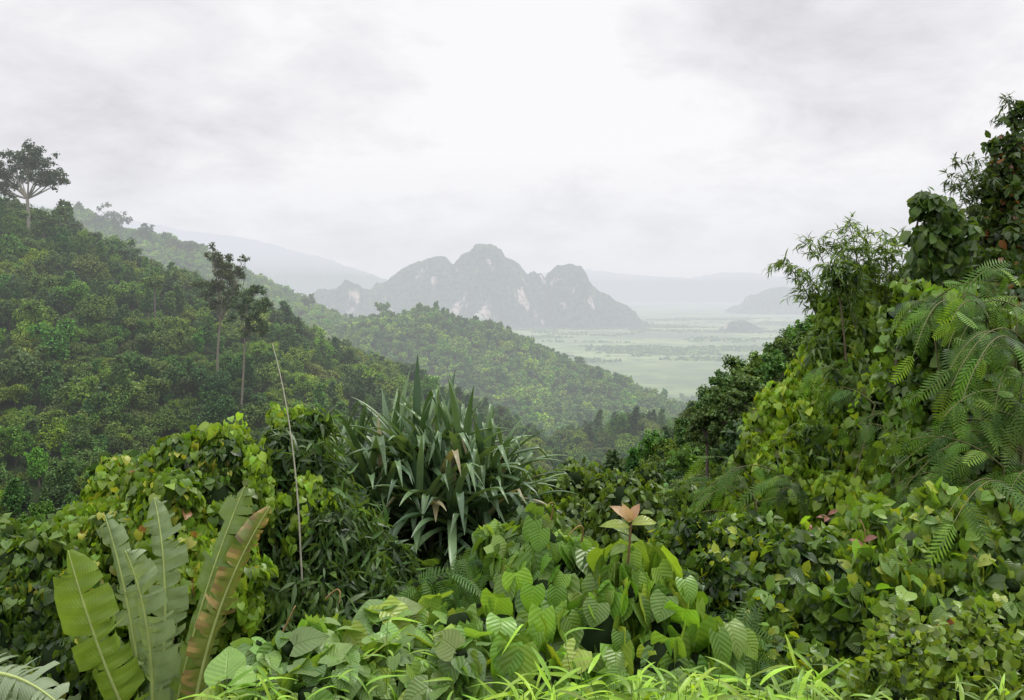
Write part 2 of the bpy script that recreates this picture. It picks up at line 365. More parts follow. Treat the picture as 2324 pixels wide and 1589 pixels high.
# ---------------------------------------------------------------- tree templates
T_clump=leaf_tpl('clump',2,1,.3,.2);T_lf=leaf_tpl('oval',3,2,.25,.3);T_lf4=leaf_tpl('oval',4,2,.25,.35)
def tree_mesh(name,seed,Hh,Rr,n,ls,dark,light,mat,kind='round',limbs=True):
    global rng
    old=rng;rng=np.random.default_rng(seed)
    a=Acc();bl=[]
    nl=10 if kind!='tall' else 8
    for i in range(nl):
        an=i*2.4+rng.random();rr=Rr*rng.uniform(.2,.9)*(0.6 if kind=='tall' else 1)
        z=Hh*(rng.uniform(.3,.88)) if kind!='tall' else Hh*(.3+.65*i/nl)
        s=Rr*rng.uniform(.2,.46)
        bl.append([rr*math.cos(an),rr*math.sin(an),z,s,s,s*rng.uniform(.6,1.1)])
    bl.append([0,0,Hh*.55,Rr*.5,Rr*.5,Hh*.25])
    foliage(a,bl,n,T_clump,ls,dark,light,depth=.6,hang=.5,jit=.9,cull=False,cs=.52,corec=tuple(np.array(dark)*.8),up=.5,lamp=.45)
    tube(a,curvy((0,0,-1.5),(0,0,Hh*.6),.03),np.linspace(.22,.1,7),C(.12,.10,.08),2)
    if limbs:
        for b in bl[:5]: tube(a,curvy((0,0,Hh*.35),b[:3],.08),np.linspace(.1,.04,7),C(.12,.10,.08),2,5)
    o=a.obj(name,[mat,M_core,M_bark],link=False);rng=old;return o
G=[((.020,.042,.009),(.085,.14,.018)),((.016,.036,.010),(.065,.115,.022)),((.028,.05,.010),(.12,.17,.020)),((.014,.030,.010),(.05,.09,.022)),((.028,.046,.010),(.105,.14,.020)),((.02,.044,.010),(.08,.14,.022)),((.025,.045,.014),(.09,.13,.035))]
near_t=[tree_mesh('t',100+i,*hr,nn_,lsz,G[i][0],G[i][1],M_tree,k) for i,(hr,k,nn_,lsz) in enumerate([((6.5,3.3),'round',2300,.30),((7.5,3.0),'round',2300,.28),((5,3.4),'round',2400,.26),((8.5,2.0),'tall',1600,.3),((6.5,3.5),'round',2000,.38),((6.5,2.5),'tall',1900,.27),((7,3.4),'round',1800,.34)])]
far_t=[tree_mesh('t',200+i,*hr,460,.9,np.array(G[i][0])*1.3,np.array(G[i][1])*1.35,M_far,k,False) for i,(hr,k) in enumerate([((7,3.9),'round'),((8,3.5),'round'),((6,3.9),'round'),((8.5,2.8),'tall')])]

def visible(x,y,z,h):
    ok=np.ones(len(x),bool)
    for t in np.linspace(.12,.96,20):
        ok&=(H(x*t,y*t)+1.5)<(z+h)*t+.5
    return ok
def scatter(y0,y1,sp,mar):
    gx,gy=np.meshgrid(np.arange(-.70*y1-20,.70*y1+20,sp),np.arange(y0,y1,sp))
    x=gx.ravel()+rng.uniform(-.5,.5,gx.size)*sp;y=gy.ravel()+rng.uniform(-.5,.5,gx.size)*sp
    k=(np.abs(x)<.66*y+mar);return x[k],y[k]
def gn_scatter(name,pts,scl,idx,tpls,label,cat):
    me=bpy.data.meshes.new(name);n=len(pts);me.vertices.add(n);me.vertices.foreach_set('co',pts.astype('f4').ravel())
    for nm,ty,f,d in (('scl','FLOAT_VECTOR','vector',scl),('rot','FLOAT_VECTOR','vector',np.c_[rng.normal(size=(n,2))*.1,rng.random(n)*6.28])):
        a=me.attributes.new(nm,ty,'POINT');a.data.foreach_set(f,d.astype('f4').ravel())
    a=me.attributes.new('idx','INT','POINT');a.data.foreach_set('value',idx.astype('i4'))
    o=bpy.data.objects.new(name,me);scene.collection.objects.link(o)
    g=bpy.data.node_groups.new(name,'GeometryNodeTree')
    g.interface.new_socket('Geometry',in_out='INPUT',socket_type='NodeSocketGeometry');g.interface.new_socket('Geometry',in_out='OUTPUT',socket_type='NodeSocketGeometry')
    gi=g.nodes.new('NodeGroupInput');go=g.nodes.new('NodeGroupOutput')
    ip=g.nodes.new('GeometryNodeInstanceOnPoints');j=g.nodes.new('GeometryNodeJoinGeometry')
    for t in tpls:
        oi=g.nodes.new('GeometryNodeObjectInfo');oi.inputs['Object'].default_value=t
        gti=g.nodes.new('GeometryNodeGeometryToInstance');g.links.new(oi.outputs['Geometry'],gti.inputs[0]);g.links.new(gti.outputs[0],j.inputs[0])
    def na(nm,ty):
        q=g.nodes.new('GeometryNodeInputNamedAttribute');q.data_type=ty;q.inputs['Name'].default_value=nm;return q.outputs[0]
    g.links.new(gi.outputs[0],ip.inputs['Points']);g.links.new(j.outputs[0],ip.inputs['Instance'])
    ip.inputs['Pick Instance'].default_value=True
    g.links.new(na('idx','INT'),ip.inputs['Instance Index']);g.links.new(na('rot','FLOAT_VECTOR'),ip.inputs['Rotation']);g.links.new(na('scl','FLOAT_VECTOR'),ip.inputs['Scale'])
    g.links.new(ip.outputs[0],go.inputs[0])
    md=o.modifiers.new('scatter','NODES');md.node_group=g
    return tag(o,label,cat,kind='stuff')

x,y=scatter(30,330,2.6,14);z=H(x,y);sc=np.clip(.58*np.exp(rng.normal(size=len(x))*.36),.28,1.3)
k=visible(x,y,z,7*sc)
lim=np.where(y<95,np.where((x/y>-.38)&(x/y<.28),-.24,-.0),9)   # keep shrubs below the sight line across the ravine
sc=np.where((z+8*sc)/y>lim,(lim*y-z)/8.5,sc);k&=sc>.27
x,y,z,sc=x[k],y[k],z[k],sc[k]
# stands of similar trees: the species follows slow noise over the slope, with strays
idx=np.clip(((fbm(x/22,y/22,31,3)*.75+.5)*7).astype(int),0,6);st_=rng.random(len(x))<.4;idx[st_]=rng.integers(0,7,st_.sum())
# the trees seen largest over the nearer shrubs are individuals
aa=x/(y*K)+1162;bb_=660-(z+6*sc)/(y*K)
sky_x=[0,130,250,450,560,640,700,760,930,1200,1300,1540,1560,1650,1700,1760,1830,1850,2324];sky_y=[1210,1180,1030,980,980,940,950,960,935,1080,1085,1090,1110,1010,930,850,720,600,200]
seen=(bb_<np.interp(aa,sky_x,sky_y)-12)&(aa>-30)&(aa<1900)
order=np.argsort(-(sc/np.hypot(x,y))*seen);ind=order[:290];rest=order[290:]
labs=['rounded broadleaf jungle tree on the forested slope','tall leafy jungle tree with dark lobed crown','bushy light green tree on the ravine slope','slender dark green jungle tree in dense forest','spreading green tree amid dense hillside forest','narrow leafy tree among hillside undergrowth','open crowned greyish green tree on the slope']
for i in ind:
    o=bpy.data.objects.new('jungle_tree',near_t[idx[i]].data);o.location=(x[i],y[i],z[i]-.3);s=sc[i];o.scale=(s*rng.uniform(.85,1.2),s*rng.uniform(.85,1.2),s*rng.uniform(.8,1.2));o.rotation_euler=(rng.normal()*.1,rng.normal()*.1,rng.random()*6.28)
    scene.collection.objects.link(o);tag(o,labs[idx[i]],'tree','trees of the jungle slope')
s3=np.c_[sc*rng.uniform(.85,1.2,len(sc)),sc*rng.uniform(.85,1.2,len(sc)),sc*rng.uniform(.8,1.25,len(sc))]
gn_scatter('forest',np.c_[x,y,z-.3][rest],s3[rest],idx[rest],near_t,'dense rainforest canopy covering the ravine slopes','forest')
x,y=scatter(330,1100,4.6,40);z=H(x,y);sc=np.clip(.64*np.exp(rng.normal(size=len(x))*.3),.4,1.25)
k=visible(x,y,z,8*sc)&(z>-140);x,y,z,sc=x[k],y[k],z[k],sc[k]
gn_scatter('forest',np.c_[x,y,z-.5],np.c_[sc,sc,sc*rng.uniform(.8,1.15,len(sc))],rng.integers(0,4,len(x)),far_t,'hazy rainforest canopy over the farther hills','forest')
nfar=len(x)
x=rng.uniform(-200,2300,90000);y=800+3500*rng.random(90000)**1.3
dn=fbm(x/330,y/170,77,5)+.22*fbm(x/40,y/40,71,2)
k=(dn>.08)&(x/y<.60)&(x/y>-.12);x,y=x[k],y[k];sc=rng.uniform(.5,1.0,len(x))
gn_scatter('woodland',np.c_[x,y,x*0-151.5],np.c_[sc*1.5,sc*1.5,sc],rng.integers(0,3,len(x)),far_t,'scattered tree lines and plantations on the plain','woodland')
print('TREES',len(ind),len(rest),nfar,len(x))

# ---------------------------------------------------------------- hero skyline trees
def hero_tree(name,label,base,fork,clusters,n,ls,dark,light,rad,bark,flat=.55,nsub=6,sf=(.3,.5)):
    base=np.asarray(base,float).copy();base[2]=min(base[2],float(H(base[0],base[1]))-.3)
    r=root(name,base,label,'tree')
    t=Acc();fork=np.asarray(fork,float)
    tube(t,curvy(base,fork,.03),np.linspace(rad,rad*.7,7),bark)
    bl=[]
    for c in clusters:
        c=np.asarray(c,float)
        e=c[:3]-C(0,0,c[3]*flat*.3)
        tube(t,curvy(fork,e,.10,9),np.linspace(rad*.5,rad*.12,9),bark,0,5)
        for q in range(nsub):
            ee=e+rng.normal(size=3)*c[3]*C(.6,.6,.4);tube(t,curvy(fork*.3+e*.7,ee,.1,5),np.linspace(rad*.16,rad*.05,5),bark,0,4)
            s=c[3]*rng.uniform(*sf);bl.append([*ee,s,s,s*flat])
    t.obj('trunk',[M_bark],r)
    a=Acc();foliage(a,bl,n,T_clump,ls,dark,light,depth=.9,hang=.3,jit=.9,cull=False,cs=0,up=.6,lamp=.5)
    a.obj('crown',[M_tree,M_core],r);return r
def cl(a,b,d,r): return [*S(a,b,d),r*K*d]
D=200
hero_tree('emergent_tree','tall rainforest tree with open umbrella crown on ridge top',S(66,530,D),S(62,452,D),
 [cl(70,346,D,30),cl(42,346,D,24),cl(100,354,D,28),cl(16,370,D,26),cl(126,388,D+2,26),cl(92,382,D-3,22),cl(20,400,D+2,24),cl(144,402,D,16),cl(-12,386,D,24),cl(56,368,D+4,26),cl(112,408,D,16),cl(-5,418,D,18),cl(20,438,D,12),cl(84,402,D,18),cl(48,400,D+3,20)],10500,.36,(.016,.028,.011),(.055,.078,.026),.5,C(.28,.26,.21),.95,10,(.24,.46))
D=160
hero_tree('jungle_tree','slender dark tree with ragged airy crown above the slope',S(496,800,D),S(500,730,D),
 [cl(495,600,D,28),cl(474,640,D,24),cl(524,622,D+2,26),cl(480,578,D,18),cl(544,612,D,17),cl(498,650,D-2,27),cl(484,560,D,10),cl(556,585,D,9),cl(534,655,D,20),cl(505,585,D,20),cl(470,665,D,16),cl(520,685,D,18),cl(490,690,D,16)],9500,.25,(.026,.042,.014),(.08,.115,.034),.26,C(.22,.19,.15),.75,10,(.24,.44))
hero_tree('jungle_tree','leaning dark tree with layered crown beside slender tree',S(545,830,D-6),S(556,765,D-6),
 [cl(560,670,D-6,23),cl(594,690,D-6,25),cl(585,722,D-6,27),cl(548,705,D-6,22),cl(602,745,D-6,19),cl(536,682,D-6,16),cl(575,650,D-6,15),cl(565,740,D-6,22)],7500,.25,(.026,.042,.015),(.08,.115,.036),.22,C(.22,.19,.15),.75,10,(.24,.44))
for (a0,b0,d0,w) in [(352,632,178,16),(100,490,196,32),(135,475,199,16),(240,478,880,26),(275,490,870,22),(410,545,820,16),(430,550,815,14),(165,470,900,14),(330,515,850,14),(870,690,650,12),(700,676,720,12)]:
    f=S(a0,b0+w*.6,d0)
    hero_tree('jungle_tree','ridge top tree silhouetted against pale cloud',S(a0,b0+w*2.6,d0),f,[cl(a0,b0,d0,w*.8),cl(a0-w*.6,b0+w*.35,d0,w*.6),cl(a0+w*.6,b0+w*.3,d0,w*.6),cl(a0,b0+w*.7,d0,w*.7)],900,.45 if d0<300 else 1.3,(.018,.03,.012),(.06,.085,.028),.25 if d0<300 else .5,C(.13,.11,.1),.8)
# dark trees on the right spur
for (a0,b0,d0,w,h) in [(1815,800,100,46,1.2),(1755,850,96,44,1.2),(1700,895,94,42,1.3),(1655,935,92,44,1.2),(1765,945,88,60,1.2),(1700,1020,86,52,1.1),(1605,975,96,38,1.3),(1640,880,95,34,1.2)]:
    hero_tree('jungle_tree','dark dense broadleaf tree standing on the spur',S(a0,b0+w*2.4,d0),S(a0,b0+w*.9,d0),
      [cl(a0+rng.uniform(-.7,.7)*w,b0+rng.uniform(-.8,.9)*w*h,d0+rng.uniform(-2,2),w*.45) for _ in range(13)],6500,.26,(.018,.032,.012),(.07,.105,.03),.25,C(.12,.1,.08),.85)

# ---------------------------------------------------------------- near plants
def bush(name,label,cat,blobs,n,tpl,size,dark,light,mat=M_leaf,stems=6,k=3,f0=.22,f1=.5,out=.9,main=.88,**kw):
    bl=np.array(blobs,float);c=bl[:,:3].mean(0);b=(c[0],c[1],float(H(c[0],c[1])))
    r=root(name,b,label,cat)
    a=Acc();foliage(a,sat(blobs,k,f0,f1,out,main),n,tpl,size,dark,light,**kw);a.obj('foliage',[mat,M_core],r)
    t=Acc()
    for i in rng.choice(len(bl),min(stems,len(bl)),replace=False):
        q=bl[i];tube(t,curvy(np.array(b)+rng.normal(size=3)*C(.25,.25,0),q[:3]+C(0,0,.3)*q[5],.08,8),np.linspace(.035,.012,8),C(.10,.085,.05),0,6)
    t.obj('stem',[M_bark],r);return r
T_h4=leaf_tpl('heart',5,4,.15,.3,.01);T_h2=leaf_tpl('heart',4,2,.2,.35);T_heartbig=leaf_tpl('heart',10,6,.12,.28,.012)
T_lan=leaf_tpl('lance',4,2,.3,.5);T_lan6=leaf_tpl('blade',6,2,.3,.9)
# left vine-covered shrub
bush('vine_shrub','rounded shrub smothered by glossy climbing vine leaves','shrub',
 [B(505,1050,9,62),B(430,1085,9,80),B(350,1100,9,85),B(285,1110,9.2,75),B(490,1150,8.7,100),B(390,1200,8.5,130),B(250,1200,8.8,105),B(185,1230,8.6,85),B(290,1330,8.2,150),B(150,1330,8.2,110),B(450,1330,8,130)],
 15000,T_h2,.082,(.016,.036,.008),(.14,.205,.022),hang=.9,patch=.34,lamp=.38,strands=70,slen=.6,k=4,cs=.66,depth=.45,accent=[((.38,.40,.05),.07),((.32,.17,.08),.008)])
bush('vine_shrub','low shrub with small yellow green climbing leaves','shrub',
 [B(60,1300,7.6,90),B(0,1330,7.6,110),B(110,1400,7.4,110),B(20,1460,7.2,140),B(170,1520,7,120)],
 5600,T_h2,.08,(.014,.030,.008),(.10,.15,.02),lamp=.34,patch=.3,accent=[((.34,.36,.04),.04)])
bush('leafy_sapling','upright bush of narrow drooping leaves and vines','bush',
 [B(650,985,10,42),B(700,1000,10,62),B(640,1040,9.6,70),B(705,1080,9.6,95),B(600,1120,9.6,60),B(740,1170,9.4,90),B(650,1190,9.2,100),B(800,1210,9.4,70),B(720,1290,9,120),B(600,1300,9,90),B(830,1300,9.2,90),B(640,1400,8.6,140),B(800,1400,8.6,120)],
 9000,T_lan,.18,(.014,.029,.011),(.08,.125,.035),hang=1.0,jit=.8,patch=.2,cs=.6,lamp=.4,depth=.5,strands=40,slen=.8)
bush('vine_shrub','trailing vine with yellow green leaves draped over bush','shrub',
 [B(510,1000,9.2,40),B(560,1040,9.1,40),B(590,1090,9,40),B(640,960,10,30),B(690,960,10,30),B(620,1150,8.8,30),B(700,1120,9,40)],
 1500,T_h2,.085,(.05,.08,.014),(.20,.28,.03),cs=.2,hang=1.0,lamp=.5,strands=50,slen=1.0)
# middle shrubs beyond pandanus
bush('broadleaf_shrub','dense small-leaved shrubs on the ravine edge','shrub',
 [B(1180,1130,14,70),B(1250,1130,15,80),B(1340,1150,15,80),B(1420,1140,16,80),B(1490,1160,15,70),B(1540,1180,14,80),B(1300,1230,13,110),B(1430,1240,12,110),B(1190,1230,12.5,90),B(1250,1330,11,140)],
 13000,T_lf,.125,(.014,.028,.008),(.10,.145,.024),patch=.3,lamp=.4,k=5)
bush('broadleaf_shrub','shadowy shrub beneath the pandanus crowns','shrub',
 [B(880,1200,11.6,90),B(980,1240,11.6,90),B(1080,1230,11.6,90),B(900,1320,10.5,120),B(1050,1330,10.5,130)],
 3500,T_lf,.15,(.010,.018,.007),(.045,.075,.02))
# right vine mass
bush('vine_covered_tree','tree completely draped in cascading climbing vines','tree',
 [B(1940,690,12.6,62),B(1885,730,12.5,40),B(1970,800,12.3,95),B(1865,835,12.4,58),B(1815,905,12.4,66),B(1910,930,12,105),B(1765,990,12.3,66),B(2060,860,12,130),B(2000,1010,11.6,140),B(1860,1060,11.8,115),B(1715,1085,12,72),B(1635,1120,12,50),B(1760,1170,11.5,105),B(1650,1200,11.6,80),B(1930,1170,11,140)],
 28000,T_h2,.10,(.012,.026,.008),(.16,.23,.022),hang=1.3,depth=.6,patch=.44,lamp=.48,k=7,f0=.16,f1=.42,out=1.08,main=.74,cs=.6,strands=380,slen=1.4,accent=[((.33,.42,.03),.10),((.12,.14,.05),.03)])
bush('leafy_sapling','drooping narrow-leaved sapling tangled in vines','bush',
 [B(1900,640,12,40),B(1870,790,11.9,34),B(1930,860,11.6,50),B(1990,940,11.2,60),B(1840,990,11.4,44),B(1770,1080,11.2,46),B(1900,1110,10.8,50)],
 2400,T_lan,.15,(.014,.03,.009),(.095,.145,.03),hang=.9,jit=.8,lamp=.5,cs=.3,depth=.8,k=3,out=1.1)
bush('tall_tree','tall dark tree with coppery young leaves','tree',
 [B(2312,258,13,22,1,1.5),B(2300,330,13,40),B(2285,400,13,50),B(2250,440,13,38),B(2300,500,13,80),B(2255,560,13,62),B(2220,620,12.6,70),B(2300,640,12.6,100),B(2330,780,12,120),B(2200,720,12.4,90)],
 10500,T_lf,.12,(.012,.022,.008),(.06,.088,.021),depth=.85,jit=.8,cs=.3,lamp=.55,k=8,f0=.12,f1=.3,out=1.1,main=.8,strands=60,slen=.5,hang=.5,accent=[((.20,.085,.03),.05)])
bush('broadleaf_tree','young tree with large oval hanging leaves','tree',
 [B(2095,455,11,30),B(2135,500,11,42),B(2105,540,11,36),B(2180,520,11,34),B(2150,580,11,46),B(2100,600,11,40)],
 1500,T_lf4,.15,(.018,.034,.010),(.07,.105,.025),depth=1.0,cs=.2,hang=1.0,jit=.6,stems=5,lamp=.5)
# mid-right / low right shrubs
bush('broadleaf_shrub','tangled shrub with heart-shaped leaves','shrub',
 [B(1960,1230,6.4,90),B(2080,1230,6.2,110),B(2200,1240,6,120),B(2300,1280,6,110),B(1900,1330,6,110),B(2050,1380,5.6,130),B(2200,1400,5.4,140),B(2320,1440,5.2,120),B(1870,1450,5.4,110),B(2000,1500,5,120),B(2180,1540,4.8,130),B(2320,1580,4.6,120)],
 6500,T_h4,.09,(.013,.029,.009),(.13,.20,.026),mat=M_big,hang=.9,patch=.42,lamp=.48,jit=.6,depth=.6,k=5,f0=.18,f1=.4,out=1.0,main=.78,cs=.6,strands=100,slen=.5,accent=[((.32,.40,.04),.08),((.28,.09,.05),.003)])
bush('broadleaf_shrub','leafy shrub with small glossy leaves','shrub',
 [B(1560,1240,7,80),B(1660,1260,7,95),B(1770,1270,6.8,100),B(1620,1350,6.2,100),B(1740,1380,6,110),B(1830,1300,6.4,90),B(1720,1480,5.4,120),B(1810,1520,5,100),B(1560,1360,6,70)],
 9000,T_lf,.08,(.015,.033,.010),(.14,.21,.028),hang=.6,patch=.42,lamp=.48,jit=.7,k=5,f0=.18,f1=.4,out=1.0,main=.78,cs=.6,strands=80,slen=.5,accent=[((.32,.40,.04),.07)])
# foreground mounds
bush('big_leaf_vine','mound of large heart-shaped vine leaves','plant',
 [B(1300,1325,3.9,115),B(1420,1345,3.8,125),B(1220,1380,3.8,120),B(1520,1420,3.6,115),B(1350,1470,3.5,150),B(1130,1450,3.6,105),B(1500,1540,3.3,130),B(1200,1560,3.2,130),B(1620,1470,3.7,65)],
 640,T_heartbig,.145,(.035,.07,.014),(.135,.215,.03),mat=M_big,hang=.95,jit=.3,up=.4,cs=.6,depth=.6,k=2,f0=.3,f1=.5,lamp=.3,accent=[((.28,.38,.045),.07)])
bush('big_leaf_vine','sprawling mound of broad rough green leaves','plant',
 [B(1000,1450,3.9,80),B(900,1460,3.8,75),B(800,1475,3.7,80),B(700,1490,3.6,75),B(620,1510,3.5,65),B(900,1550,3.4,120),B(740,1570,3.3,120),B(590,1570,3.3,80),B(1040,1560,3.3,110)],
 820,T_heartbig,.11,(.045,.08,.022),(.15,.225,.05),mat=M_big,hang=.5,jit=.42,up=.8,cs=.55,k=3,depth=.6,lamp=.35,accent=[((.28,.38,.05),.06)])
bush('heart_leaf_vine','heart-leaf climber rising behind the leafy mound','plant',
 [B(1120,1230,5.2,45),B(1220,1190,5.2,50),B(1170,1270,5,60),B(1300,1260,5,60),B(1450,1290,4.8,60)],
 330,T_h4,.11,(.03,.06,.014),(.14,.21,.035),mat=M_big,cs=.3,hang=1)

# bipinnate fronds -------------------------------------------------------
def frond_tpl(npairs=11,droop=.6,wd=.021):
    V=[];Q=[];U=[]
    def strip(p0,p1,w,nn):
        b=len(V);d=nrmz(p1-p0);s=nrmz(np.cross(d,nn))*w
        pm=(p0+p1)/2+C(0,0,-.01)
        for p,ww in ((p0,.5),(pm,1),(p1,.2)):
            for sg in (-1,1):
                q=p+s*ww*sg;V.append([q[0],q[1],q[2]+.0,0]);U.append((sg,.5,0))
        Q.extend([(b,b+1,b+3,b+2),(b+2,b+3,b+5,b+4)])
    for i in range(npairs):
        s=.1+.9*i/npairs;L=.28*math.sin(math.pi*(.12+.82*s))**.8
        for sg in (-1,1):
            p0=C(0,s,0);p1=p0+C(sg*L*.9,L*.38,-.2*L);strip(p0,p1,wd,C(0,0,1))
    strip(C(0,0,0),C(0,1,0),.01,C(0,0,1))
    V=np.array(V);V[:,3]=-droop*V[:,1]**2
    return V,np.array(Q),np.array(U)
T_fr=frond_tpl()
bush('broadleaf_shrub','shaded dense shrub behind feathery branches','shrub',
 [B(2150,760,8.6,90),B(2270,860,8.4,120),B(2180,960,8.4,120),B(2290,1050,8.2,130),B(2120,1090,8.2,110),B(2240,1170,8,120),B(2080,720,9,60),B(2070,900,9,80)],
 9500,T_h2,.09,(.012,.025,.008),(.10,.155,.022),lamp=.5,k=6,patch=.42,cs=.6,jit=.6,depth=.6,out=1.0,strands=120,slen=.7)
def sprays(label,specs,size,nf,dark,light,rp,acc_p=.10):
    c=S(*rp);b=np.array([c[0],c[1],float(H(c[0],c[1]))]);r=root('feathery_tree',b,label,'tree')
    t=Acc();P=[];AX=[];NN=[]
    for (sa,sb,ea,eb,d,n) in specs:
        for q in range(n):
            s0=S(sa+rng.normal()*22,sb+rng.normal()*22,d+rng.normal()*.3);e=S(ea+rng.normal()*45,eb+rng.normal()*45,d-.5+rng.normal()*.5)
            L=np.linalg.norm(e-s0);pts=bez(s0,(s0+e)/2+C(0,0,L*.28),e,14)
            tube(t,np.vstack([(b*.25+s0*.75)[None],pts]),np.linspace(.010,.0025,15),C(.12,.12,.05),0,5)
            for w in np.linspace(.2,1,nf):
                k=w*13;k0=min(int(k),12);p=pts[k0]+(pts[k0+1]-pts[k0])*(k-k0);dr=nrmz(pts[k0+1]-pts[k0]);sd=nrmz(np.cross(dr,C(0,0,1)))*(1 if rng.random()<.5 else -1)
                if w>.97: sd=sd*.2
                P.append(p);AX.append(dr*.8+sd*.8+C(0,0,-.4)+rng.normal(size=3)*.35);NN.append(C(0,-.6,1)+rng.normal(size=3)*.45)
    P=np.array(P);AX=np.array(AX);NN=np.array(NN);m=len(P);a=Acc()
    col=shade(m,dark,light,rng.random(m));k=rng.random(m)<acc_p;col[k]=C(.20,.34,.035)
    place(a,T_fr,P,AX,nrmz(NN),size*rng.uniform(.55,1.25,m),col)
    t.obj('branch',[M_bark],r);a.obj('foliage',[M_frond],r)
sprays('feathery mimosa-like tree with arching drooping sprays',
 [(2160,720,2080,690,8.2,4),(2200,720,2110,780,8,4),(2260,760,2200,740,7.8,4),(2300,800,2180,870,7.5,6),(2330,860,2290,940,7.3,5),(2330,960,2150,970,7.3,6),(2300,1040,2110,1060,7.2,7),(2330,1080,2230,1120,7.0,6),(2250,1140,2030,1140,7.2,5),(2330,1180,2180,1210,6.8,6),(2150,660,2230,640,8.2,3),(2340,720,2290,690,8,4)],
 .27,7,(.016,.036,.010),(.085,.15,.024),(2240,1150,7.8),.09)
sprays('slender feathery-leaved tree beside vine mass',
 [(1700,1130,1590,1120,10.8,4),(1740,1100,1640,1060,10.9,3),(1700,1200,1600,1190,10.4,4),(1960,900,1880,880,10.8,2),(2040,1000,1950,980,10.4,3),(1830,1150,1760,1140,10.2,3)],
 .30,7,(.018,.038,.010),(.08,.14,.024),(1760,1250,10.4),.06)
bush('feathery_shrub','small feathery compound-leaf shrub in shade','shrub',
 [B(1560,1460,4.2,60),B(1680,1500,4.2,80),B(1640,1420,4.8,60),B(1000,1330,6,70),B(1050,1290,6.4,45)],
 260,T_fr,.2,(.02,.045,.014),(.08,.14,.026),mat=M_frond,hang=.6,jit=.5,cs=.3)
bush('fern_bush','fine-leaved olive green undergrowth bush','bush',
 [B(2050,1500,3.9,90),B(2180,1480,3.9,100),B(2300,1500,3.8,100),B(2000,1580,3.6,90),B(2150,1580,3.5,110),B(2300,1600,3.4,100)],
 3600,T_lf,.045,(.018,.036,.009),(.15,.20,.026),hang=.1,jit=.9,cs=.35,depth=.9,lamp=.5,k=6,main=.75,out=1.0)

# bamboo -----------------------------------------------------------------
def bamboo(label,tips,basep,d,n,size,dark,light,spread=.5,cr=.03):
    b=S(*basep,d);b=np.array([b[0],b[1],float(H(b[0],b[1]))])
    r=root('bamboo_clump',b,label,'bamboo');t=Acc();a=Acc();P=[];AX=[]
    for tp in tips:
        e=S(*tp,d+rng.uniform(-.6,.6));mid=b*.35+e*.65+C((b-e)[0]*.25,0,abs(e[2]-b[2])*.28)
        pts=bez(b,mid,e,26);tube(t,pts,np.linspace(cr,.004,26),C(.10,.12,.045),0,6)
        for q in range(n):
            i=rng.uniform(.5,1)*25;i0=min(int(i),24);p=pts[i0]+(pts[i0+1]-pts[i0])*(i-i0)
            L=rng.uniform(.2,.75)*spread*(1.35-i/25);dr=nrmz(rng.normal(size=3)*C(1,.8,.4)+nrmz(pts[i0+1]-pts[i0])*.7)
            tw=bez(p,p+dr*L*.6+C(0,0,.05),p+dr*L+C(0,0,-L*.35),6);tube(t,tw,.003,C(.1,.12,.04),0,3)
            for w in np.linspace(.2,1,9):
                k=w*5;k0=min(int(k),4);pp=tw[k0]+(tw[k0+1]-tw[k0])*(k-k0)
                P.append(pp);AX.append(nrmz(dr*.9+C(0,0,-.45)+rng.normal(size=3)*.45))
    P=np.array(P);AX=np.array(AX);m=len(P)
    place(a,T_lan,P,AX,nrmz(C(0,0,1)+rng.normal(size=(m,3))*.4),size*rng.uniform(.7,1.2,m),shade(m,dark,light,rng.random(m)))
    t.obj('culm',[M_bark],r);a.obj('foliage',[M_leaf],r)
bamboo('arching bamboo with fine feathery leaf sprays',[(1925,508),(1775,596),(1840,552),(1960,540),(2010,560),(2050,590),(1890,600),(1985,600),(1820,612),(1940,570),(2030,540),(1900,545)],(2010,900),12.4,52,.12,(.024,.045,.010),(.12,.175,.025),1.15)
bamboo('thin bamboo sprays against the pale sky',[(2165,365),(2200,400),(2230,385),(2180,440),(2285,225),(2255,330),(2150,400),(2210,360)],(2330,760),13.2,30,.12,(.014,.024,.008),(.06,.09,.022),.9,.012)

